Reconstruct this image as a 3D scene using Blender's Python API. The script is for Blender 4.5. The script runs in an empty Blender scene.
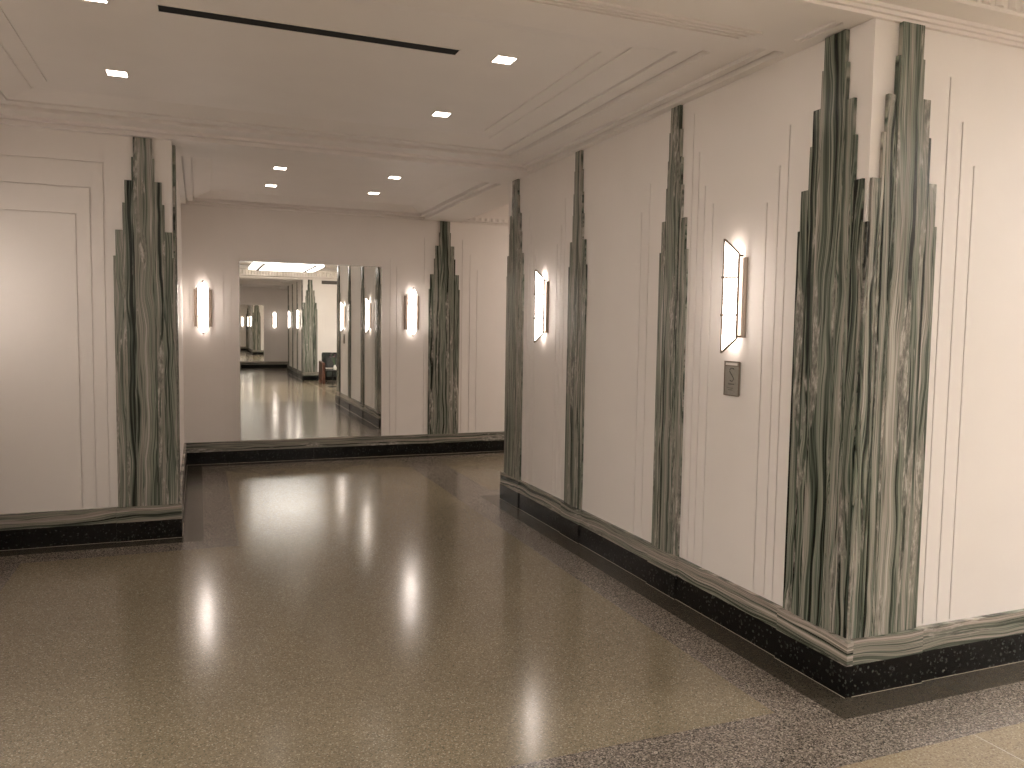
import bpy, bmesh, math, random
from mathutils import Matrix, Vector
random.seed(7)
S = bpy.context.scene
COL = S.collection
PI = math.pi

# ------------------------------------------------------------------ camera
cam_d = bpy.data.cameras.new('camera')
cam = bpy.data.objects.new('camera', cam_d); COL.objects.link(cam)
cam_d.sensor_fit = 'HORIZONTAL'; cam_d.sensor_width = 36.0
cam_d.lens = 791.35 / 1024 * 36.0
cam_d.clip_start = 0.05; cam_d.clip_end = 200
RT = Vector((0.93028947, -0.36651589, 0.01508633))
UP = Vector((0.01152267, 0.0703037, 0.99745908))
FW = Vector((0.36664523, 0.92775185, -0.06962603))
m = Matrix((RT, UP, -FW)).transposed().to_4x4()
m.translation = Vector((-2.6607, -2.6344, 1.6))
cam.matrix_world = m
S.camera = cam
# ------------------------------------------------------------------ world, exposure, light levels
w = bpy.data.worlds.new('world'); S.world = w; w.use_nodes = True
w.node_tree.nodes['Background'].inputs[0].default_value = (1.0, 0.86, 0.74, 1)
w.node_tree.nodes['Background'].inputs[1].default_value = 0.02
S.view_settings.view_transform = 'Standard'
S.view_settings.look = 'None'
S.view_settings.gamma = 1.0
S.view_settings.use_curve_mapping = False
S.view_settings.exposure = 1.06
S.cycles.max_bounces = 10
S.cycles.glossy_bounces = 8
S.cycles.diffuse_bounces = 5
S.cycles.sample_clamp_indirect = 4.0
S.cycles.use_denoising = True
WARM = (1.0, 0.875, 0.79)
SCONCE_E = 10.5
FIXTURE_E = 3.6
DOWN_E = 10.0

# ------------------------------------------------------------------ measures (metres)
L, D, W, XL, XW, ZC, TH = 4.24, 7.01, 3.746, -2.836, -4.2, 2.93, 0.42
HALL = -6.95                      # the opposite hall wall
FX = 0.14                        # the opposite alcove stands this much further right
def flipy(y): return HALL - y

# ------------------------------------------------------------------ node helpers
def new_mat(name):
    mt = bpy.data.materials.new(name); mt.use_nodes = True
    nt = mt.node_tree; b = nt.nodes['Principled BSDF']
    return mt, nt, b
def N(nt, t, **kw):
    n = nt.nodes.new(t)
    for k, v in kw.items(): setattr(n, k, v)
    return n
def ramp(nt, stops, mode='LINEAR'):
    r = N(nt, 'ShaderNodeValToRGB'); cr = r.color_ramp; cr.interpolation = mode
    while len(cr.elements) < len(stops): cr.elements.new(0.5)
    for e, (p, c) in zip(cr.elements, stops):
        e.position = p; e.color = (*c, 1) if len(c) == 3 else c
    return r
def mathn(nt, op, a, b=None, c=None):
    n = N(nt, 'ShaderNodeMath', operation=op)
    for i, v in enumerate((a, b, c)):
        if v is None: continue
        if isinstance(v, (int, float)): n.inputs[i].default_value = v
        else: nt.links.new(v, n.inputs[i])
    return n.outputs[0]
def simple(name, col, rough=0.5, metal=0.0, noise=0.0, scale=30, bump=0.0):
    mt, nt, b = new_mat(name)
    b.inputs['Roughness'].default_value = rough
    b.inputs['Metallic'].default_value = metal
    b.inputs['Base Color'].default_value = (*col, 1)
    if noise or bump:
        tc = N(nt, 'ShaderNodeTexCoord'); ns = N(nt, 'ShaderNodeTexNoise')
        ns.inputs['Scale'].default_value = scale; ns.inputs['Detail'].default_value = 4
        nt.links.new(tc.outputs['Object'], ns.inputs['Vector'])
        if noise:
            r = ramp(nt, [(0.3, tuple(c * (1 - noise) for c in col)), (0.7, tuple(min(1, c * (1 + noise)) for c in col))])
            nt.links.new(ns.outputs[0], r.inputs[0]); nt.links.new(r.outputs[0], b.inputs['Base Color'])
        if bump:
            bp = N(nt, 'ShaderNodeBump'); bp.inputs['Strength'].default_value = bump; bp.inputs['Distance'].default_value = 0.002
            nt.links.new(ns.outputs[0], bp.inputs['Height']); nt.links.new(bp.outputs[0], b.inputs['Normal'])
    return mt
def emissive(name, col, strength):
    mt, nt, b = new_mat(name)
    b.inputs['Base Color'].default_value = (0.8, 0.8, 0.8, 1)
    b.inputs['Emission Color'].default_value = (*col, 1)
    b.inputs['Emission Strength'].default_value = strength
    return mt

def marble(name, horizontal=False):
    """banded green-grey marble; bands run along local Z (or along the wall when horizontal)"""
    mt, nt, b = new_mat(name)
    tc = N(nt, 'ShaderNodeTexCoord'); oi = N(nt, 'ShaderNodeObjectInfo')
    sp = N(nt, 'ShaderNodeSeparateXYZ'); nt.links.new(tc.outputs['Object'], sp.inputs[0])
    X, Y, Z = sp.outputs
    if horizontal:
        a, l = Z, mathn(nt, 'ADD', X, Y)
    else:
        a, l = X, Z
    rnd = mathn(nt, 'MULTIPLY', oi.outputs['Random'], 37.0)
    def vec(ka, kl, extra=None):
        c = N(nt, 'ShaderNodeCombineXYZ')
        av = a if extra is None else mathn(nt, 'ADD', a, extra)
        nt.links.new(mathn(nt, 'MULTIPLY', av, ka), c.inputs[0])
        nt.links.new(mathn(nt, 'MULTIPLY', l, kl), c.inputs[2])
        nt.links.new(rnd, c.inputs[1])
        return c.outputs[0]
    def noise(v, detail=3, rough=0.5):
        n = N(nt, 'ShaderNodeTexNoise'); n.inputs['Scale'].default_value = 1.0
        n.inputs['Detail'].default_value = detail; n.inputs['Roughness'].default_value = rough
        nt.links.new(v, n.inputs['Vector']); return n.outputs[0]
    wob = mathn(nt, 'MULTIPLY', mathn(nt, 'SUBTRACT', noise(vec(4.5, 1.5), 2), 0.5), 0.115 if not horizontal else 0.10)
    coarse = noise(vec(48 if horizontal else 27, 0.22, wob), 2, 0.6)
    fine = noise(vec(115, 0.3, wob), 2, 0.6)
    f = mathn(nt, 'ADD', mathn(nt, 'MULTIPLY', coarse, 1.18), mathn(nt, 'MULTIPLY', fine, 0.16))
    f = mathn(nt, 'SUBTRACT', f, 0.155)
    r = ramp(nt, [(0.36, (0.012, 0.015, 0.011)), (0.40, (0.10, 0.12, 0.095)), (0.425, (0.02, 0.026, 0.02)), (0.44, (0.19, 0.215, 0.175)),
                  (0.468, (0.27, 0.27, 0.235)), (0.478, (0.03, 0.042, 0.032)), (0.495, (0.13, 0.16, 0.13)), (0.515, (0.26, 0.26, 0.23)),
                  (0.535, (0.35, 0.335, 0.30)), (0.545, (0.05, 0.065, 0.05)), (0.562, (0.20, 0.21, 0.18)), (0.60, (0.36, 0.33, 0.30)),
                  (0.615, (0.07, 0.075, 0.06)), (0.645, (0.48, 0.45, 0.41)), (0.70, (0.26, 0.24, 0.22))])
    tint = (1.14, 1.06, 1.02) if horizontal else (1.05, 1.05, 1.01)
    for e_ in r.color_ramp.elements: e_.color = tuple(min(1, c_ * k_) for c_, k_ in zip(e_.color[:3], tint)) + (1,)
    nt.links.new(f, r.inputs[0])
    # pale breccia patches, long in the grain's direction
    pv = noise(vec(9, 1.3, wob), 5, 0.62)
    pr = ramp(nt, [(0.565, (0, 0, 0)), (0.61, (1, 1, 1))])
    nt.links.new(pv, pr.inputs[0])
    pb = noise(vec(45, 14.0, wob), 5, 0.7)
    pc = ramp(nt, [(0.36, (0.10, 0.10, 0.085)), (0.5, (0.27, 0.25, 0.22)), (0.62, (0.58, 0.54, 0.48))])
    nt.links.new(pb, pc.inputs[0])
    mx = N(nt, 'ShaderNodeMix', data_type='RGBA')
    nt.links.new(mathn(nt, 'MULTIPLY', pr.outputs[0], 0.75), mx.inputs[0])
    nt.links.new(r.outputs[0], mx.inputs[6]); nt.links.new(pc.outputs[0], mx.inputs[7])
    # dark thin vein
    nt.links.new(mx.outputs[2], b.inputs['Base Color'])
    b.inputs['Roughness'].default_value = 0.24
    b.inputs['Specular IOR Level'].default_value = 0.38
    return mt

def terrazzo(name, base, dark, light, amount=0.4, rough=0.2, vscale=170, cloud=0.10, tile=0.0):
    mt, nt, b = new_mat(name)
    tc = N(nt, 'ShaderNodeTexCoord')
    vo = N(nt, 'ShaderNodeTexVoronoi'); vo.inputs['Scale'].default_value = vscale
    nt.links.new(tc.outputs['Object'], vo.inputs['Vector'])
    sc = N(nt, 'ShaderNodeSeparateColor'); nt.links.new(vo.outputs['Color'], sc.inputs[0])
    r = ramp(nt, [(0.0, dark), (amount * 0.5, tuple((p + q) / 2 for p, q in zip(dark, base))), (amount, base),
                  (1 - amount * 0.35, base), (1.0, light)])
    nt.links.new(sc.outputs[0], r.inputs[0])
    n2 = N(nt, 'ShaderNodeTexNoise'); n2.inputs['Scale'].default_value = 1.6; n2.inputs['Detail'].default_value = 5
    nt.links.new(tc.outputs['Object'], n2.inputs['Vector'])
    r2 = ramp(nt, [(0.3, (1 - cloud,) * 3), (0.7, (1.0,) * 3)]); nt.links.new(n2.outputs[0], r2.inputs[0])
    # scattered big pale chips
    v3 = N(nt, 'ShaderNodeTexVoronoi'); v3.inputs['Scale'].default_value = 38
    nt.links.new(tc.outputs['Object'], v3.inputs['Vector'])
    chip = mathn(nt, 'LESS_THAN', v3.outputs['Distance'], 0.13)
    s3 = N(nt, 'ShaderNodeSeparateColor'); nt.links.new(v3.outputs['Color'], s3.inputs[0])
    chip = mathn(nt, 'MULTIPLY', chip, mathn(nt, 'GREATER_THAN', s3.outputs[1], 0.55))
    mx = N(nt, 'ShaderNodeMix', data_type='RGBA', blend_type='MULTIPLY'); mx.inputs[0].default_value = 1
    nt.links.new(r.outputs[0], mx.inputs[6]); nt.links.new(r2.outputs[0], mx.inputs[7])
    mc = N(nt, 'ShaderNodeMix', data_type='RGBA'); nt.links.new(chip, mc.inputs[0])
    nt.links.new(mx.outputs[2], mc.inputs[6]); mc.inputs[7].default_value = (*light, 1)
    nt.links.new(mc.outputs[2], b.inputs['Base Color'])
    n4 = N(nt, 'ShaderNodeTexNoise'); n4.inputs['Scale'].default_value = 4.0; n4.inputs['Detail'].default_value = 6
    nt.links.new(tc.outputs['Object'], n4.inputs['Vector'])
    mr = N(nt, 'ShaderNodeMapRange'); mr.inputs['To Min'].default_value = rough * 0.85; mr.inputs['To Max'].default_value = rough * 1.2
    nt.links.new(n4.outputs[0], mr.inputs['Value']); nt.links.new(mr.outputs[0], b.inputs['Roughness'])
    b.inputs['Specular IOR Level'].default_value = 0.42
    return mt

MAT = {}
MAT['paint'] = simple('warm_white_wall_paint', (0.82, 0.775, 0.738), 0.55, noise=0.015, scale=3, bump=0.05)
MAT['ceil'] = simple('warm_white_ceiling_paint', (0.82, 0.775, 0.738), 0.6, noise=0.015, scale=3, bump=0.05)
MAT['groove'] = simple('groove_bead_paint', (0.74, 0.70, 0.66), 0.4)
MAT['marble'] = marble('banded_green_marble')
MAT['marble_h'] = marble('banded_green_marble_along_wall', True)
MAT['plinth'] = terrazzo('black_plinth_marble', (0.010, 0.009, 0.008), (0.006, 0.006, 0.006), (0.07, 0.08, 0.07), 0.2, 0.22, 110, 0.4)
MAT['plinth'].node_tree.nodes['Principled BSDF'].inputs['Specular IOR Level'].default_value = 0.22
MAT['field'] = terrazzo('olive_terrazzo', (0.240, 0.196, 0.132), (0.11, 0.105, 0.07), (0.42, 0.38, 0.30), 0.40, 0.17, 210)
MAT['band'] = terrazzo('grey_speckled_terrazzo', (0.225, 0.192, 0.160), (0.02, 0.017, 0.014), (0.42, 0.37, 0.32), 0.66, 0.17, 190)
MAT['strip'] = terrazzo('dark_terrazzo_border', (0.068, 0.058, 0.043), (0.04, 0.034, 0.024), (0.11, 0.095, 0.07), 0.4, 0.17, 210)
MAT['hallfield'] = terrazzo('pale_olive_terrazzo', (0.315, 0.258, 0.172), (0.20, 0.145, 0.10), (0.44, 0.40, 0.30), 0.35, 0.14, 190)
MAT['joint'] = simple('terrazzo_divider', (0.36, 0.32, 0.25), 0.35)
MAT['mirror'] = simple('mirror_silver', (0.83, 0.83, 0.80), 0.006, 1.0)
MAT['chrome'] = simple('polished_mirror_trim', (0.55, 0.53, 0.50), 0.2, 1.0)
MAT['bronze'] = simple('aged_bronze', (0.20, 0.155, 0.12), 0.35, 0.8)
MAT['bronze_light'] = simple('worn_light_bronze', (0.34, 0.27, 0.22), 0.4, 0.4)
MAT['nickel'] = simple('dull_nickel_plate', (0.30, 0.285, 0.25), 0.45, 0.2, noise=0.08, scale=60)
MAT['engrave'] = simple('dark_engraving', (0.05, 0.045, 0.04), 0.6)
MAT['glow'] = emissive('lit_sconce_glass', WARM, SCONCE_E)
MAT['glow_in'] = emissive('lit_sconce_glass_inside', WARM, SCONCE_E * 0.38)
MAT['fixture'] = emissive('lit_fixture_diffuser', (1.0, 0.96, 0.915), FIXTURE_E)
MAT['fill_room'] = emissive('added_room_fill_diffuser', (1.0, 0.86, 0.75), 4.0)  # diffuser of the added, unseen fixture past the right wall
MAT['fill_right'] = emissive('added_right_fill_diffuser', (1.0, 0.96, 0.915), 11.5)  # diffuser of the unseen right hall fixture, added to brighten the hall wall
MAT['fill_left'] = emissive('added_left_fill_diffuser', (1.0, 0.94, 0.88), 6.0)  # diffuser of the unseen left hall fixture, added as fill light
MAT['down'] = emissive('lit_downlight_lens', (1.0, 0.86, 0.74), DOWN_E)
MAT['black'] = simple('black_slot', (0.004, 0.004, 0.004), 0.9)
MAT['white_metal'] = simple('white_enamel', (0.75, 0.71, 0.66), 0.4)
MAT['vent'] = simple('grey_vent_metal', (0.16, 0.15, 0.13), 0.5, 0.3)
MAT['wood'] = simple('reddish_wood', (0.085, 0.032, 0.018), 0.35, noise=0.25, scale=14)
MAT['fabric'] = simple('dark_green_upholstery', (0.022, 0.026, 0.020), 0.85, noise=0.3, scale=60, bump=0.3)
MAT['fabric2'] = simple('dotted_charcoal_cushion', (0.04, 0.04, 0.038), 0.85, noise=0.5, scale=45)
MAT['piping'] = simple('pale_piping', (0.42, 0.38, 0.33), 0.7)
MAT['dark_metal'] = simple('blackened_metal', (0.02, 0.02, 0.02), 0.35, 0.8)
MAT['ceramic'] = simple('white_ceramic', (0.75, 0.73, 0.70), 0.2)
MAT['stem'] = simple('green_stem', (0.06, 0.12, 0.04), 0.6)
MAT['petal'] = simple('mauve_petal', (0.38, 0.16, 0.24), 0.7)

# ------------------------------------------------------------------ mesh helpers
class MB:
    def __init__(s): s.bm = bmesh.new(); s.mats = []
    def mi(s, m):
        if m is None: return 0
        if m not in s.mats: s.mats.append(m)
        return s.mats.index(m)
    def box(s, x0, x1, y0, y1, z0, z1, m=None):
        k = s.mi(m)
        v = [s.bm.verts.new(p) for p in ((x0,y0,z0),(x1,y0,z0),(x1,y1,z0),(x0,y1,z0),(x0,y0,z1),(x1,y0,z1),(x1,y1,z1),(x0,y1,z1))]
        for f in ((0,3,2,1),(4,5,6,7),(0,1,5,4),(1,2,6,5),(2,3,7,6),(3,0,4,7)):
            s.bm.faces.new([v[i] for i in f]).material_index = k
        return s
    def face(s, pts, m=None):
        f = s.bm.faces.new([s.bm.verts.new(p) for p in pts]); f.material_index = s.mi(m); return s
    def prism(s, poly, ax, a0, a1, m=None):
        """closed 2-D outline extruded along axis ax ('x','y','z')"""
        k = s.mi(m)
        def P(u, v, a): return {'x': (a, u, v), 'y': (u, a, v), 'z': (u, v, a)}[ax]
        A = [s.bm.verts.new(P(u, v, a0)) for u, v in poly]; B = [s.bm.verts.new(P(u, v, a1)) for u, v in poly]
        n = len(poly)
        for i in range(n):
            s.bm.faces.new((A[i], A[(i+1) % n], B[(i+1) % n], B[i])).material_index = k
        s.bm.faces.new(A[::-1]).material_index = k; s.bm.faces.new(B).material_index = k
        return s
    def tube(s, pts, r, n=8, m=None, r2=None):
        k = s.mi(m); pts = [Vector(p) for p in pts]; rings = []
        for i, p in enumerate(pts):
            d = (pts[min(i+1, len(pts)-1)] - pts[max(i-1, 0)]).normalized()
            u = d.cross(Vector((0, 0, 1)) if abs(d.z) < 0.9 else Vector((1, 0, 0))).normalized(); v = d.cross(u)
            rr = r if r2 is None else r + (r2 - r) * i / (len(pts) - 1)
            rings.append([s.bm.verts.new(p + rr * (math.cos(2*PI*j/n) * u + math.sin(2*PI*j/n) * v)) for j in range(n)])
        for a, b in zip(rings, rings[1:]):
            for j in range(n): s.bm.faces.new((a[j], a[(j+1) % n], b[(j+1) % n], b[j])).material_index = k
        s.bm.faces.new(rings[0]).material_index = k; s.bm.faces.new(rings[-1][::-1]).material_index = k
        return s
    def lathe(s, prof, cx=0, cy=0, n=24, m=None):
        k = s.mi(m); rings = []
        for r, z in prof:
            rings.append([s.bm.verts.new((cx + r*math.cos(2*PI*j/n), cy + r*math.sin(2*PI*j/n), z)) for j in range(n)])
        for a, b in zip(rings, rings[1:]):
            for j in range(n): s.bm.faces.new((a[j], a[(j+1) % n], b[(j+1) % n], b[j])).material_index = k
        s.bm.faces.new(rings[0][::-1]).material_index = k; s.bm.faces.new(rings[-1]).material_index = k
        return s
    def flip(s):
        for v in s.bm.verts: v.co.y = flipy(v.co.y); v.co.x += FX
        return s
    def build(s, name, mat=None, parent=None, kind=None, bevel=0.0, smooth=False, recalc=True):
        if recalc: bmesh.ops.recalc_face_normals(s.bm, faces=s.bm.faces)
        if bevel: bmesh.ops.bevel(s.bm, geom=list(s.bm.edges), offset=bevel, segments=2, affect='EDGES', clamp_overlap=True)
        me = bpy.data.meshes.new(name); s.bm.to_mesh(me); s.bm.free()
        for m_ in (s.mats if s.mats else [mat]): me.materials.append(MAT[m_] if isinstance(m_, str) else m_)
        if smooth:
            for p_ in me.polygons: p_.use_smooth = True
        o = bpy.data.objects.new(name, me); COL.objects.link(o); o.parent = parent
        if kind: o['kind'] = kind
        return o
def tag(o, label, cat, group=None):
    o['label'] = label; o['category'] = cat
    if group: o['group'] = group
    return o
def empty(name, loc=(0, 0, 0), rz=0.0):
    o = bpy.data.objects.new(name, None); COL.objects.link(o); o.empty_display_size = 0.1
    o.location = loc; o.rotation_euler = (0, 0, rz); return o
def copy_tree(o, loc=None, rz=None, parent=None):
    c = o.copy(); COL.objects.link(c)
    if parent: c.parent = parent
    if loc: c.location = loc
    if rz is not None: c.rotation_euler = (0, 0, rz)
    for ch in list(o.children): copy_tree(ch, parent=c)
    return c
TOP = 3.5

# ------------------------------------------------------------------ floor: one slab of coplanar terrazzo fields
solids = [(0, TH, 0, L), (0, 8, 0, TH), (-8, XL, W, 9), (-9, XW, 0, 9), (-8, 8, D, 9)]
def region(x, y):
    if y < HALL / 2: y = HALL - y; x -= FX
    d = min(max(x0 - x, x - x1, y0 - y, y - y1, 0) for x0, x1, y0, y1 in solids)
    if d < 0.186: return 'strip'
    if y < -0.46:
        return 'hallfield'
    if y < -0.04: return 'band'
    if y < W and x < 0:
        if x > -0.42 or x < -3.78 or y > 3.34: return 'band' if (x > -0.42 or x < -3.78 or x < -2.41) else 'field'
        return 'field'
    if x < 0:
        return 'band' if (x < -2.41 or x > -0.42 or y > 6.62) else 'field'
    return 'band' if (y > 6.62 or y < L + 0.42 or x < TH) and not (y > L + .42 and y < 6.62) else 'field'
tile_x = [round(0.215 + 1.22 * i, 3) for i in range(-6, 6)]
tile_y = [-1.68, -2.9, -4.12, -5.34]
HM = HALL / 2
bx = {-7.0, XW, XW + 0.186, -3.78, XL, XL + 0.186, -2.41, -0.42, -0.186, 0, TH, TH + 0.186, 6.5}
by = {-0.46, -0.186, -0.04, 0, 3.34, W - 0.186, W, 3.9, L, L + 0.186, L + 0.42, 6.62, D - 0.186, D + 0.1}
by |= {HALL - y for y in by}; by |= {HM}
bx |= {round(v + FX, 4) for v in bx}
for t in tile_x: bx |= {t, t + 0.005}
for t in tile_y: by |= {t, t + 0.005}
thin = {-0.192, -0.426}
bx = sorted(v for v in bx if -7 <= v <= 6.5); by = sorted(by)
fl = MB()
for x0, x1 in zip(bx, bx[1:]):
    for y0, y1 in zip(by, by[1:]):
        mx_, my_ = (x0 + x1) / 2, (y0 + y1) / 2
        r = region(mx_, my_)
        if r == 'hallfield' and (any(abs(x0 - t) < 1e-6 and x1 - x0 < 0.006 for t in tile_x) or any(abs(y0 - t) < 1e-6 and y1 - y0 < 0.006 for t in tile_y)):
            r = 'joint'
        fl.face([(x0, y0, 0), (x1, y0, 0), (x1, y1, 0), (x0, y1, 0)], r)
bmesh.ops.remove_doubles(fl.bm, verts=fl.bm.verts, dist=1e-5)
fl.build('floor', kind='structure', recalc=False)

# ------------------------------------------------------------------ walls
def wall(name, *boxes, flip=False, mat='paint'):
    b = MB()
    for q in boxes: b.box(*q)
    if flip: b.flip()
    return b.build(name, mat, kind='structure')
def skin(b, axis, base, sgn, a0, a1, grooves, z1=ZC, gw=0.008):
    """a 6 mm plaster skin cut by thin grooves: grooves are (a_from, a_to, z_from, z_to)"""
    e = 0.010
    lo, hi = sorted((base, base - sgn * e))
    A = sorted({a0, a1} | {min(max(v, a0), a1) for g in grooves for v in g[:2]})
    Zs = sorted({0.0, z1} | {v for g in grooves for v in g[2:]})
    for p, q in zip(A, A[1:]):
        run = None
        for z, zz in zip(Zs, Zs[1:]):
            m_, n_ = (p + q) / 2, (z + zz) / 2
            cut = any(g[0] <= m_ <= g[1] and g[2] <= n_ <= g[3] for g in grooves)
            if not cut: run = (run[0], zz) if run else (z, zz)
            if cut or zz == z1:
                if run:
                    if axis == 'x': b.box(p, q, lo, hi, *run)
                    else: b.box(lo, hi, p, q, *run)
                run = None
def vg(lines, w=0.008): return [(a - w/2, a + w/2, 0.26, t) for a, t in lines]
def grooved_wall(name, boxes, skins, flip=False):
    b = MB()
    for q in boxes: b.box(*q)
    for k in skins: skin(b, *k)
    if flip: b.flip()
    return b.build(name, 'paint', kind='structure')
E6 = 0.010
G_RIGHT = vg([(0.50, 2.60), (0.562, 2.42), (0.647, 2.25), (1.10, 2.31), (1.18, 2.42), (1.245, 2.62), (1.308, 2.85),
              (1.771, 2.53), (1.867, 2.36), (3.02, 2.62), (3.09, 2.42), (3.16, 2.28),
              (3.60, 2.28), (3.67, 2.42), (3.75, 2.62)])
G_HALL = vg([(0.447, 2.741), (0.536, 2.555), (0.62, 2.369)])
G_FAR = vg([(0.446, 2.71), (0.55, 2.53), (0.647, 2.34), (-0.05, 2.71), (-0.40, 2.34), (-0.48, 2.44), (-2.40, 2.44), (-2.32, 2.34), (-2.76, 2.6)])
h = 0.004
G_LEFT = vg([(-3.283, 2.728), (-3.369, 2.547), (-3.46, 2.36)]) + [(XW, -3.283 + h, 2.728 - h, 2.728 + h), (XW, -3.369 + h, 2.547 - h, 2.547 + h), (XW, -3.46 + h, 2.36 - h, 2.36 + h)]
for fp in (False, True):
    t = 'opposite_' if fp else ''
    grooved_wall(f'wall_{t}right', [(E6, TH, E6, L, 0, ZC)], [('y', 0, -1, 0, L, G_RIGHT), ('x', 0, -1, 0.010, TH, [])], fp)
    grooved_wall(f'wall_{t}hall', [(TH, 6.5, E6, TH, 0, ZC)], [('x', 0, -1, TH, 6.5, G_HALL)], fp)
    grooved_wall(f'wall_{t}left', [(XW, XL, W + E6, D, 0, ZC)], [('x', W, -1, XW, XL, G_LEFT)], fp)
    grooved_wall(f'wall_{t}far', [(XW - 0.3, 6.5 if not fp else TH + .3, D + E6, D + 0.3, 0, TOP)], [('x', D, -1, XL, 6.2 if not fp else TH, G_FAR, TOP)], fp)
wall('wall_side', (XW - 0.3, XW, 0, D, 0, ZC))
wall('wall_opposite_side', (XW - 0.3, XW, 0, D, 0, ZC), flip=True)
wall('wall_opposite_closing', (TH, TH + 0.3, L, D, 0, TOP), flip=True)
wall('wall_hall_left', (-7.0, -6.7, HALL - 0, 0, 0, TOP), (-6.7, XW - .3, 0, .3, 0, TOP), (-6.7, XW - .3, HALL - .3, HALL, 0, TOP))
wall('wall_hall_right', (6.2, 6.5, HALL, 0, 0, TOP), (6.2, 6.5, TH, D, 0, TOP))

# ------------------------------------------------------------------ ceilings
RINGS = [(0.0, 2.93), (0.055, 2.985), (0.067, 2.955), (0.115, 2.975), (0.30, 3.030), (0.312, 2.997), (0.415, 3.025), (0.423, 3.006), (0.60, 3.05)]
RINGS2 = [(0.0, 2.93), (0.055, 2.985), (0.067, 2.955), (0.125, 3.005), (0.137, 2.985), (0.30, 3.05)]
def coffer(b, x0, x1, y0, y1, rings=RINGS):
    for i, (o, z) in enumerate(rings):
        X0, X1, Y0, Y1 = x0 + o, x1 - o, y0 + o, y1 - o
        if i + 1 < len(rings):
            o2, z2 = rings[i + 1]
            a0, a1, c0, c1 = x0 + o2, x1 - o2, y0 + o2, y1 - o2
            zi = z2 if i == len(rings) - 2 else z
            b.face([(X0, Y0, z), (X1, Y0, z), (a1, c0, zi), (a0, c0, zi)])
            b.face([(X1, Y0, z), (X1, Y1, z), (a1, c1, zi), (a1, c0, zi)])
            b.face([(X1, Y1, z), (X0, Y1, z), (a0, c1, zi), (a1, c1, zi)])
            b.face([(X0, Y1, z), (X0, Y0, z), (a0, c0, zi), (a0, c1, zi)])
            if zi != z: continue
            for p, q in (((a0, c0), (a1, c0)), ((a1, c0), (a1, c1)), ((a1, c1), (a0, c1)), ((a0, c1), (a0, c0))):
                b.face([(*p, z), (*q, z), (*q, z2), (*p, z2)])
        else:
            b.face([(X0, Y0, z), (X1, Y0, z), (X1, Y1, z), (X0, Y1, z)])
for flip in (False, True):
    b = MB(); coffer(b, XW, 0, 0.44, W)
    if flip: b.flip()
    b.build('ceiling', 'ceil', kind='structure')
    b = MB(); coffer(b, XL, 0, L, D, RINGS2)
    if flip: b.flip()
    b.build('ceiling', 'ceil', kind='structure')
    b = MB()
    b.box(XW - .3, 0, 0, 0.44, ZC, TOP)                  # beam over the alcove's mouth
    b.box(XL, 0, W, L, ZC, TOP)                          # beam between the bays
    b.box(XW - .3, XL, W, D, ZC, TOP)
    b.box(0, TH, 0, D, ZC, TOP)                          # over the right wall and its opening
    b.box(TH, 6.5, 0, TH, ZC, TOP)
    b.box(XW - .3, XW, .44, W, ZC, TOP)
    if flip: b.flip()
    b.build('ceiling', 'ceil', kind='structure')
HZ = 3.27
MB().box(-7, 6.5, HALL, 0, HZ, HZ + .1).build('ceiling', 'ceil', kind='structure')
MB().box(TH, 6.5, TH, D, HZ, HZ + .1).build('ceiling', 'ceil', kind='structure')

# hall cornices: three thin steps, a flat soffit and a fluted frieze (u = out from the wall, z)
CORN = [(0, 2.924), (0.018, 2.924), (0.018, 2.939), (0.034, 2.939), (0.034, 2.954), (0.050, 2.954), (0.050, 2.970),
        (0.150, 2.982), (0.155, 2.990), (0.155, 3.150), (0.20, 3.165), (0.20, 3.20), (0, 3.20)]
def cornice(name, a0, a1, kind_axis, base, sgn, flute=True, fl_from=None, fl_to=None, prof=CORN, fu=0.153, fz=(2.998, 3.142)):
    b = MB()
    poly = [(base + sgn * u, z) for u, z in prof]
    b.prism(poly, kind_axis, a0, a1)
    if flute:
        a = fl_from if fl_from is not None else a0; e = fl_to if fl_to is not None else a1
        while a + 0.05 < e:
            pts = []
            for k in range(7):
                t = PI * k / 6
                pts.append((a + 0.025 - 0.025 * math.cos(t), base + sgn * (fu + 0.018 * math.sin(t))))
            if kind_axis == 'y': pts = [(v, u) for u, v in pts]
            b.prism(pts, 'z', *fz)
            a += 0.078
    return b.build(name, 'ceil', kind='structure')
cornice('trim_1', -6.7, 6.2, 'x', 0.0, -1, fl_from=-2.0, fl_to=5.0)
cornice('trim_2', -6.7, 6.2, 'x', HALL, 1, fl_from=-2.0, fl_to=3.0)
cornice('trim_3', TH, 6.2, 'x', D, -1, fl_to=4.0, prof=[(0, 2.924), (0.02, 2.924), (0.02, 2.94), (0.05, 2.945), (0.05, 3.2), (0, 3.2)], fu=0.048, fz=(2.955, 2.992))

# ------------------------------------------------------------------ baseboards: black plinth + marble band
ZB, ZM = 0.141, 0.253
def baseboard(name, axis, base, sgn, segs, flip=False):
    """segs: (start, end, depth) along the wall"""
    b = MB(); c = MB(); gl = MB()
    for a0, a1, d in segs:
        g = 0.0012
        lo, hi = sorted((base, base + sgn * d))
        lo2, hi2 = sorted((base, base + sgn * (d - 0.004)))
        if axis == 'x':
            gl.box(a0, a1, *sorted((base + sgn*d, base + sgn*(d + .0018))), 0, 0.0018); b.box(a0 + g, a1 - g, lo, hi, 0, ZB); c.box(a0 + g, a1 - g, lo2, hi2, ZB, ZM)
        else:
            gl.box(*sorted((base + sgn*d, base + sgn*(d + .0018))), a0, a1, 0, 0.0018); b.box(lo, hi, a0 + g, a1 - g, 0, ZB); c.box(lo2, hi2, a0 + g, a1 - g, ZB, ZM)
    if flip: b.flip(); c.flip(); gl.flip()
    o = b.build(name, 'plinth', kind='structure')
    c.build('marble_band', 'marble_h', parent=o)
    gl.build('grout_line', 'joint', parent=o)
    return o
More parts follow.
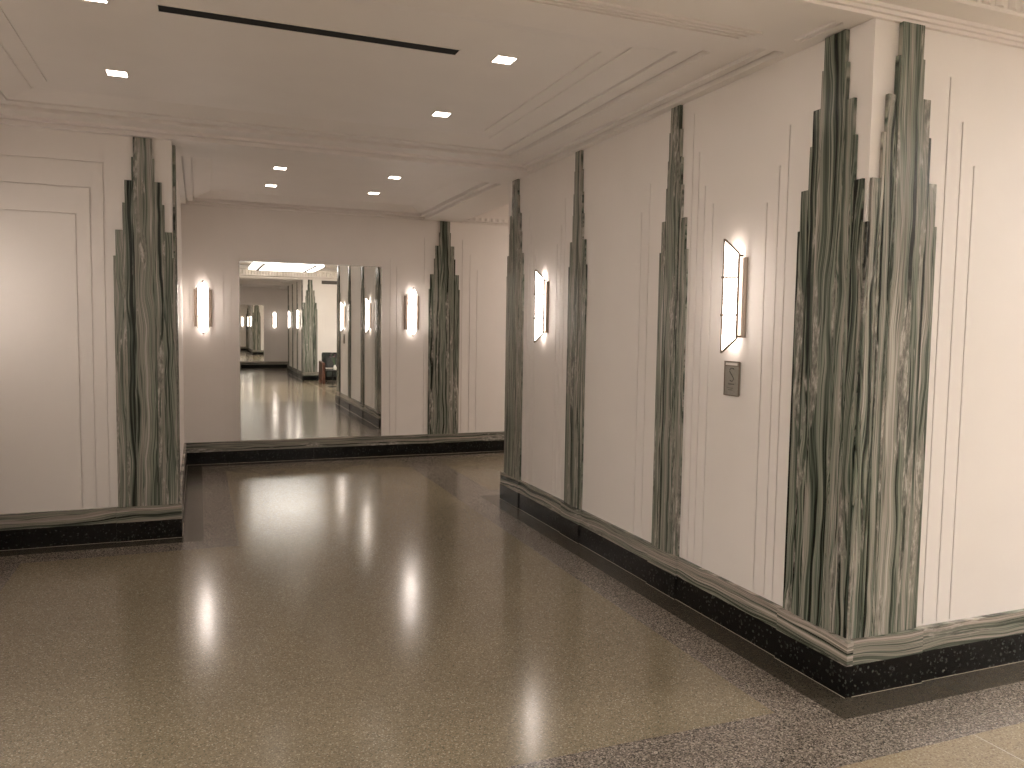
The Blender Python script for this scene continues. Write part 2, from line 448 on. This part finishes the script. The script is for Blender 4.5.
d0, d1 = 0.028, 0.038
for fp in (False, True):
    t = 'opposite_' if fp else ''
    baseboard(f'baseboard_{t}right', 'y', 0, -1, [(-d1, 0.42, d1), (0.42, 1.31, d0), (1.31, 1.63, d1), (1.63, 2.61, d0), (2.61, 2.93, d1), (2.93, 3.82, d0), (3.82, L + d1, d1)], fp)
    baseboard(f'baseboard_{t}hall', 'x', 0, -1, [(0, 0.42, d1), (0.42, 1.9, d0), (1.9, 3.4, d0), (3.4, 6.2, d0)], fp)
    baseboard(f'baseboard_{t}left', 'x', W, -1, [(XW, -3.24, d0), (-3.24, XL + d1, d1)], fp)
    baseboard(f'baseboard_{t}return', 'y', XL, 1, [(W, W + .42, d1), (W + .42, D, d0)], fp)
    baseboard(f'baseboard_{t}far', 'x', D, -1, [(XL, -1.4, d0), (-1.4, 0.01, d0), (0.01, 0.43, d1), (0.43, 2.0 if not fp else TH, d0)] + ([] if fp else [(2.0, 6.2, d0)]), fp)
    baseboard(f'baseboard_{t}side', 'y', XW, 1, [(0, W, d0)], fp)
baseboard('baseboard_end', 'x', L, 1, [(0, TH, d0)])

# ------------------------------------------------------------------ thin raised lines on the ceiling
n = 4
def ceiling_beads(rects, flip=False):
    global n
    b = MB()
    for x0, x1, y0, y1, z in rects: b.box(x0, x1, y0, y1, z - 0.009, z + 0.002)
    if flip: b.flip()
    b.build(f'trim_{n}', 'ceil', kind='structure'); n += 1
for fp in (False, True):
    ceiling_beads([(-0.588, -0.578, 0.9, 3.16, 3.05), (-3.622, -3.612, 0.9, 3.16, 3.05), (-0.70, -0.693, 1.15, 2.95, 3.05), (-3.507, -3.50, 1.15, 2.95, 3.05)], fp)
    ceiling_beads([(XW, -0.32 - .02 * k, y, y + 0.014, ZC) for k, y in enumerate((0.325, 0.355, 0.385, 0.415))] + [(-0.09, -0.08, 0.10, 0.34, ZC), (-0.13, -0.12, 0.10, 0.34, ZC)], fp)

# ------------------------------------------------------------------ marble pilasters
WIDE = [(0.063, 2.926), (0.075, 2.785), (0.122, 2.62), (0.138, 2.46), (0.187, 2.265), (0.203, 2.08)]
NARROW = [(0.047, 2.926), (0.060, 2.785), (0.072, 2.62), (0.086, 2.46), (0.128, 2.265), (0.150, 2.08)]
def make_pilaster(prof):
    t = empty('marble_pilaster')
    z0 = ZM
    MB().box(-prof[0][0], prof[0][0], -0.024, -0.002, z0, prof[0][1]).build('center_slab', 'marble', t, bevel=0.0015)
    for s in (-1, 1):
        prev = prof[0][0]
        for i, (hw, top) in enumerate(prof[1:]):
            a, b_ = sorted((s * prev, s * hw))
            th = 0.020 - 0.0022 * i
            MB().box(a, b_, -th-0.002, -0.002, z0, top).build('side_slab', 'marble', t, bevel=0.001)
            prev = hw
    return t
PR = {}
def place_pilaster(prof, key, loc, rz, label, group=None):
    if key not in PR: PR[key] = make_pilaster(prof); o = PR[key]; o.location = loc; o.rotation_euler = (0, 0, rz)
    else: o = copy_tree(PR[key], loc, rz)
    tag(o, label, 'pilaster', group); return o
G = 'stepped green marble pilasters on the walls'
RW = -PI / 2
place_pilaster(WIDE, 'w', (0, 0.203, 0), RW, 'tall stepped green marble pilaster on the alcove face of the near outer corner', G)
place_pilaster(WIDE, 'w', (0.193, 0, 0), 0, 'bright stepped green marble pilaster on the hall side of the near outer corner', G)
place_pilaster(NARROW, 'n', (0, 1.473, 0), RW, 'narrow stepped marble pilaster just left of the large sconce and metal plate', G)
place_pilaster(NARROW, 'n', (0, 2.77, 0), RW, 'narrow stepped marble pilaster just right of the smaller right wall sconce', G)
place_pilaster(WIDE, 'w', (0, L - 0.2, 0), RW, 'stepped marble pilaster at the far end of the right wall', G)
place_pilaster(WIDE, 'w', (0.213, D, 0), 0, 'stepped marble pilaster on the far wall right of the mirror and its sconce', G)
place_pilaster(WIDE, 'w', (-3.026, W, 0), 0, 'broad stepped green marble pilaster on the left wall beside the opening', G)
place_pilaster(WIDE, 'w', (XL, W + 0.205, 0), PI / 2, 'marble pilaster seen edge on around the left wall corner', G)
GO = 'marble pilasters across the hall, seen in the mirror'
for loc, rz, prof, k, lab in (((0, flipy(0.203), 0), RW, WIDE, 'w', 'reflected marble pilaster inside the opposite alcove at its mouth'),
                         ((0.193, HALL, 0), PI, WIDE, 'w', 'reflected bright stepped marble pilaster beside the armchair'),
                         ((0, flipy(1.473), 0), RW, NARROW, 'n', 'reflected narrow pilaster in the opposite alcove, second from its mouth'),
                         ((0, flipy(2.77), 0), RW, NARROW, 'n', 'reflected narrow pilaster in the opposite alcove, third from its mouth'),
                         ((0, flipy(L - 0.2), 0), RW, WIDE, 'w', 'reflected pilaster at the deep end of the opposite alcove wall')):
    place_pilaster(prof, k, (loc[0] + FX, loc[1], 0), rz, lab, GO)

# ------------------------------------------------------------------ wall sconces (local: wall at y=0, facing -y)
def make_sconce():
    t = empty('wall_sconce')
    # shallow tray-shaped bronze back plate
    MB().prism([(-0.095, 0), (0.095, 0), (0.095, -0.008), (0.084, -0.018), (0.078, -0.018), (0.074, -0.010), (-0.074, -0.010), (-0.078, -0.018), (-0.084, -0.018), (-0.095, -0.008)],
               'z', 1.572, 1.99).build('back_plate', 'bronze_light', t)
    A = (0.0, -0.081); zt, zb = 2.085, 1.492; zi, zj = 2.012, 1.565
    fr = MB()
    for s in (-1, 1):
        I = (s * 0.056, -0.030)
        p = MB()
        q = [(A[0], A[1], zb), (I[0], I[1], zj), (I[0], I[1], zi), (A[0], A[1], zt)]
        nrm = Vector((I[1] - A[1], -(I[0] - A[0]), 0)).normalized() * 0.003
        f = [p.bm.verts.new(Vector(v)) for v in q]; g = [p.bm.verts.new(Vector(v) + nrm) for v in q]
        for k in range(4): p.bm.faces.new((f[k], f[(k+1) % 4], g[(k+1) % 4], g[k]))
        p.bm.faces.new(f[::-1]); p.bm.faces.new(g)
        p.mats = ['glow_in', 'glow']
        p.bm.normal_update()
        outw = Vector((s, -0.7, 0))
        for fc in p.bm.faces: fc.material_index = 0
        bmesh.ops.recalc_face_normals(p.bm, faces=p.bm.faces)
        best = max(p.bm.faces, key=lambda fc: fc.calc_area() * (1 if fc.normal.dot(outw) > 0 else 0)); best.material_index = 1
        p.build('glass_pane', 'glow', t)
        r = 0.0065
        fr.tube([(I[0], I[1], zj), (I[0], I[1], zi)], r); fr.tube([(A[0], A[1], zt), (I[0], I[1], zi)], r)
        fr.tube([(A[0], A[1], zb), (I[0], I[1], zj)], r)
        for k in (1, 2):
            za = zb + (zt - zb) * k / 3
            o_ = Vector((s, -1.0, 0)).normalized() * 0.006
            fr.tube([(A[0] - s*.004, A[1] - 0.010, za), (I[0] + o_.x, I[1] + o_.y, za)], 0.0058)
        fr.tube([(I[0], I[1], zi - .012), (s * 0.070, -0.012, zi - .012)], 0.006)
        fr.tube([(I[0], I[1], zj + .012), (s * 0.070, -0.012, zj + .012)], 0.006)
    fr.tube([(A[0], A[1] - .001, zb - .004), (A[0], A[1] - .001, zt + .004)], 0.0055)
    fr.build('metal_frame', 'bronze', t)
    return t
sc0 = make_sconce()
first = [True]
def place_sconce(loc, rz, label, group):
    if first[0]: o = sc0; o.location = loc; o.rotation_euler = (0, 0, rz); first[0] = False
    else: o = copy_tree(sc0, loc, rz)
    tag(o, label, 'wall lamp', group)
GS = 'lit sconces on the walls'
place_sconce((0, 0.875, 0), RW, 'largest lit pointed glass sconce, on the right wall above the metal plate', GS)
place_sconce((0, 3.40, 0), RW, 'lit glass sconce on the right wall near its far end', GS)
place_sconce((-2.62, D, 0), 0, 'lit glass sconce on the far wall left of the mirror', GS)
place_sconce((-0.205, D, 0), 0, 'lit glass sconce on the far wall right of the mirror', GS)
GS2 = 'sconces outside the frame'
place_sconce((XW, 3.12, 0), PI / 2, 'lit glass sconce on the side wall beyond the left edge, nearer the left wall', GS2)
place_sconce((XW, 0.85, 0), PI / 2, 'added lit glass sconce on the side wall beyond the left edge, nearer the hall', GS2)  # unseen second sconce, added to help light the room
GS3 = 'sconces in the opposite alcove, seen in the mirror'
place_sconce((FX, flipy(0.885), 0), RW, 'reflected sconce in the opposite alcove near its mouth', GS3)
place_sconce((FX, flipy(3.40), 0), RW, 'reflected sconce in the opposite alcove, deeper along the wall', GS3)
place_sconce((-2.62 + FX, flipy(D), 0), PI, 'reflected sconce left of the opposite mirror', GS3)
place_sconce((-0.205 + FX, flipy(D), 0), PI, 'reflected sconce right of the opposite mirror', GS3)

# ------------------------------------------------------------------ mirrors
def make_mirror():
    t = empty('wall_mirror')
    MB().box(-0.818, 0.818, -0.012, 0, 0.262, 2.322).build('mirror_glass', 'mirror', t)
    f = MB()
    f.box(-0.824, 0.824, -0.016, 0, 2.322, 2.330); f.box(-0.824, -0.818, -0.016, 0, 0.255, 2.322)
    f.box(0.818, 0.824, -0.016, 0, 0.255, 2.322); f.box(-0.818, 0.818, -0.016, 0, 0.255, 0.262)
    f.build('mirror_trim', 'chrome', t)
    return t
mr = make_mirror(); mr.location = (-1.408, D, 0)
tag(mr, 'large square wall mirror on the far wall reflecting the hall', 'mirror')
m2 = copy_tree(mr, (-1.408 + FX, flipy(D), 0), PI)
tag(m2, 'second mirror at the end of the opposite alcove, seen within the reflection', 'mirror')

# ------------------------------------------------------------------ metal sign plate below the sconce
t = empty('sign_plate', (0, 0.868, 1.352), RW)
tag(t, 'small rectangular metal plate with a curved S below the large sconce', 'sign')
MB().box(-0.062, 0.062, -0.012, 0, -0.090, 0.090).build('plate', 'nickel', t, bevel=0.003)
e = MB()
e.box(-0.064, 0.064, -0.015, -0.011, 0.0885, 0.0925); e.box(-0.064, -0.060, -0.015, -0.011, -0.09, 0.0885)
e.box(0.060, 0.064, -0.015, -0.011, -0.09, 0.0885); e.box(-0.064, 0.064, -0.015, -0.011, -0.0925, -0.0885)
e.box(-0.060, 0.060, -0.0145, -0.011, 0.066, 0.069)
e.build('edge_frame', 'bronze', t)
MB().box(-0.052, 0.045, -0.0145, -0.011, 0.071, 0.083).build('top_slot', 'white_metal', t)
e = MB()
pts = [(0.018, 0.050), (0.008, 0.055), (-0.006, 0.055), (-0.017, 0.048), (-0.018, 0.037), (-0.008, 0.026), (0.004, 0.015), (0.014, 0.004), (0.016, -0.005), (0.008, -0.013), (-0.004, -0.015), (-0.014, -0.010)]
e.tube([(x, -0.0125, z) for x, z in pts], 0.0022, 6)
e.build('symbol', 'engrave', t)
e = MB()
for z, a, c in ((-0.033, -0.026, 0.024), (-0.053, -0.034, 0.014), (-0.063, -0.028, 0.010)):
    x = a
    while x < c:
        wd = random.uniform(0.004, 0.008); e.box(x, min(x + wd, c), -0.0128, -0.0115, z, z + (0.006 if z > -.04 else .003)); x += wd + 0.003
e.build('raised_lettering', 'engrave', t)

# ------------------------------------------------------------------ downlights
def make_down():
    t = empty('recessed_downlight')
    h = 0.052
    f = MB()
    for q in ((-h-.008, h+.008, -h-.008, -h), (-h-.008, h+.008, h, h+.008), (-h-.008, -h, -h, h), (h, h+.008, -h, h)):
        f.box(*q, -0.004, 0.002)
    f.build('trim_ring', 'white_metal', t)
    MB().box(-h, h, -h, h, -0.003, 0.002).build('lens', 'down', t)
    return t
dl = make_down(); fst = True
for fp in (False, True):
    for x, y, lab in ((-1.112, 1.47, 'square ceiling downlight right of the slot, nearest the viewer'), (-1.112, 2.665, 'square ceiling downlight beyond the right end of the black slot'),
                      (-3.085, 1.44, 'square downlight left of the slot, cut by the top edge'), (-3.09, 2.61, 'square ceiling downlight at upper left above the left wall'),
                      (-1.95, 5.08, 'nearer left downlight in the bay before the mirror'), (-1.95, 6.07, 'farther left downlight in the bay, close to the far wall'),
                      (-0.88, 5.06, 'nearer right downlight in the bay before the mirror'), (-0.88, 6.05, 'farther right downlight in the bay, close to the far wall')):
        yy = flipy(y) if fp else y
        if fp: x += FX
        if fst: o = dl; o.location = (x, yy, 3.05); fst = False
        else: o = copy_tree(dl, (x, yy, 3.05))
        tag(o, ('reflected twin of the ' + lab.split(',')[0].replace('square ', '')) if fp else lab, 'ceiling light', 'downlights of the opposite alcove' if fp else 'small square downlights in the ceiling')

# ------------------------------------------------------------------ linear air slot
t = empty('air_slot_diffuser', (-2.10, 1.46, 3.05)); tag(t, 'long narrow black air slot in the near ceiling', 'air vent')
MB().box(-0.72, 0.72, -0.042, 0.042, -0.003, 0.001).build('slot', 'black', t)
f = MB(); f.box(-0.726, 0.726, -0.047, -0.042, -0.005, 0.001); f.box(-0.726, 0.726, 0.042, 0.047, -0.005, 0.001)
f.box(-0.726, -0.72, -0.042, 0.042, -0.005, 0.001); f.box(0.72, 0.726, -0.042, 0.042, -0.005, 0.001)
f.build('flange', 'white_metal', t)

# ------------------------------------------------------------------ hall ceiling fixture (glowing panels in a metal frame)
def make_fixture():
    t = empty('ceiling_fixture')
    zb, zt = 3.06, 3.115
    for a, c in ((-0.60, 0.60),):
        MB().prism([(-0.60, -1.2), (0.60, -1.2), (0.60, 1.2), (-0.60, 1.2)], 'z', zb, zt).build('diffuser_panel', 'fixture', t)
    for s in (-1, 1):
        pts = [(s*0.612, -1.2), (s*0.84, -1.0), (s*0.84, 1.0), (s*0.612, 1.2)]
        MB().prism(pts if s > 0 else pts[::-1], 'z', zb, zt).build('diffuser_panel', 'fixture', t)
    f = MB()
    for s in (-1, 1):
        f.box(s*0.606 - 0.038, s*0.606 + 0.038, -1.21, 1.21, zb - 0.012, zb + 0.004)
        f.box(s*0.606 - 0.005, s*0.606 + 0.005, -1.2, 1.2, zb + .004, zt)
        f.box(s*0.842, s*0.856, -1.0, 1.0, zb - 0.006, zb + .008); f.box(s*0.842, s*0.856, -1.0, 1.0, zt - 0.015, zt)
        f.box(-0.60, 0.60, s*1.206 - .006, s*1.206 + .006, zb - 0.006, zb + .008); f.box(-0.60, 0.60, s*1.206 - .006, s*1.206 + .006, zt - 0.015, zt)
    f.build('metal_frame', 'bronze', t)
    MB().box(-0.45, 0.45, -0.9, 0.9, zt, HZ).build('canopy', 'white_metal', t)
    return t
fx = make_fixture(); fx.location = (-0.60, -4.52, 0)
tag(fx, 'large glowing ceiling fixture over the hall, seen in the mirror', 'ceiling light', 'glowing ceiling fixtures')
def dim(o, mat):
    for ch in o.children:
        if ch.name.startswith('diffuser'): ch.data = ch.data.copy(); ch.data.materials[0] = MAT[mat]
for loc, rz, lab in (((4.9, -1.85, 0), PI/2, 'added unseen glowing ceiling fixture over the hall, beyond the right edge of the photo'), ((-5.4, -2.0, 0), PI/2, 'added unseen glowing ceiling fixture over the hall, left of the viewer')):  # two fill fixtures added out of view to light the hall
    o = copy_tree(fx, loc, rz); tag(o, lab, 'ceiling light', 'glowing ceiling fixtures'); dim(o, 'fill_right' if loc[0] > 0 else 'fill_left')
f2 = copy_tree(fx, (3.3, 5.6, 0), PI/2)  # unseen fixture added to light the room beyond the right wall
dim(f2, 'fill_room')
tag(f2, 'added unseen glowing ceiling fixture in the room beyond the right wall', 'ceiling light')

# ------------------------------------------------------------------ vent grille on the opposite hall wall
t = empty('vent_grille', (1.02, HALL, 2.865), PI); tag(t, 'dark vent grille high on the wall above the armchair, in the mirror', 'air vent')
MB().box(-0.36, 0.36, -0.006, 0, -0.05, 0.05).build('backing', 'engrave', t)
f = MB()
for k in range(7): f.box(-0.35, 0.35, -0.014, -0.006, -0.045 + k*0.014, -0.039 + k*0.014)
f.build('louvres', 'vent', t)

# ------------------------------------------------------------------ armchair (local: faces -y)
t = empty('armchair', (0.84, -5.78, 0), PI)
tag(t, 'dark upholstered armchair with reddish wooden arms, seen in the mirror', 'chair')
MB().box(-0.28, 0.28, -0.34, 0.26, 0.20, 0.42).build('seat', 'fabric', t, bevel=0.025)
MB().box(-0.275, 0.275, -0.33, 0.20, 0.42, 0.435).build('piping', 'piping', t)
b = MB(); b.prism([(0.16, 0.40), (0.30, 0.40), (0.38, 0.84), (0.26, 0.86)], 'x', -0.30, 0.30); b.build('backrest', 'fabric', t, bevel=0.02)
b = MB(); b.prism([(0.04, 0.43), (0.155, 0.44), (0.235, 0.74), (0.15, 0.76)], 'x', -0.22, 0.22); b.build('cushion', 'fabric2', t, bevel=0.03)
for s in (-1, 1):
    b = MB(); x0, x1 = sorted((s*0.302, s*0.375))
    b.prism([(-0.35, 0.0), (-0.31, 0.0), (-0.30, 0.12), (0.30, 0.12), (0.34, 0.0), (0.39, 0.0), (0.36, 0.62), (0.0, 0.60), (-0.30, 0.585), (-0.36, 0.54)], 'x', x0, x1)
    b.build('wooden_arm', 'wood', t)
    MB().box(min(s*.285, s*.30), max(s*.285, s*.30), -0.28, 0.28, 0.22, 0.54).build('side_panel', 'fabric', t)

# side table and flowers
t = empty('side_table', (0.60, -4.50, 0)); tag(t, 'small dark side table in front of the armchair, in the mirror', 'table')
MB().lathe([(0.17, 0.42), (0.175, 0.425), (0.175, 0.438), (0.17, 0.442)], n=32).build('table_top', 'dark_metal', t)
MB().lathe([(0.014, 0.02), (0.014, 0.42)], n=12).build('pedestal', 'dark_metal', t)
MB().lathe([(0.12, 0.0), (0.12, 0.010), (0.03, 0.022)], n=32).build('base', 'dark_metal', t)
t = empty('flower_vase', (0.655, -4.50, 0.442)); tag(t, 'small white vase of mauve flowers on the side table, in the mirror', 'vase')
MB().lathe([(0.03, 0), (0.045, 0.02), (0.05, 0.06), (0.032, 0.10), (0.024, 0.125), (0.028, 0.135)], n=24).build('vase', 'ceramic', t, smooth=True)
for k in range(7):
    a = 2*PI*k/7; rr = 0.05 + 0.03*(k % 2); h = 0.34 + 0.05*(k % 3)
    ex, ey = -0.06 + rr*math.cos(a), rr*math.sin(a)
    MB().tube([(0, 0, 0.10), (ex*.35, ey*.35, 0.22), (ex, ey, h)], 0.003, 6).build('stem', 'stem', t)
    b = MB()
    for j in range(6):
        c = 2*PI*j/6
        q = Vector((ex, ey, h)); d = Vector((math.cos(c), math.sin(c), 0.45)).normalized()
        u = Vector((-math.sin(c), math.cos(c), 0))
        b.face([q, q + d*.018 + u*.012, q + d*.036 + Vector((0, 0, .004)), q + d*.018 - u*.012])
    bmesh.ops.solidify(b.bm, geom=list(b.bm.faces), thickness=0.002)
    b.build('flower_head', 'petal', t)
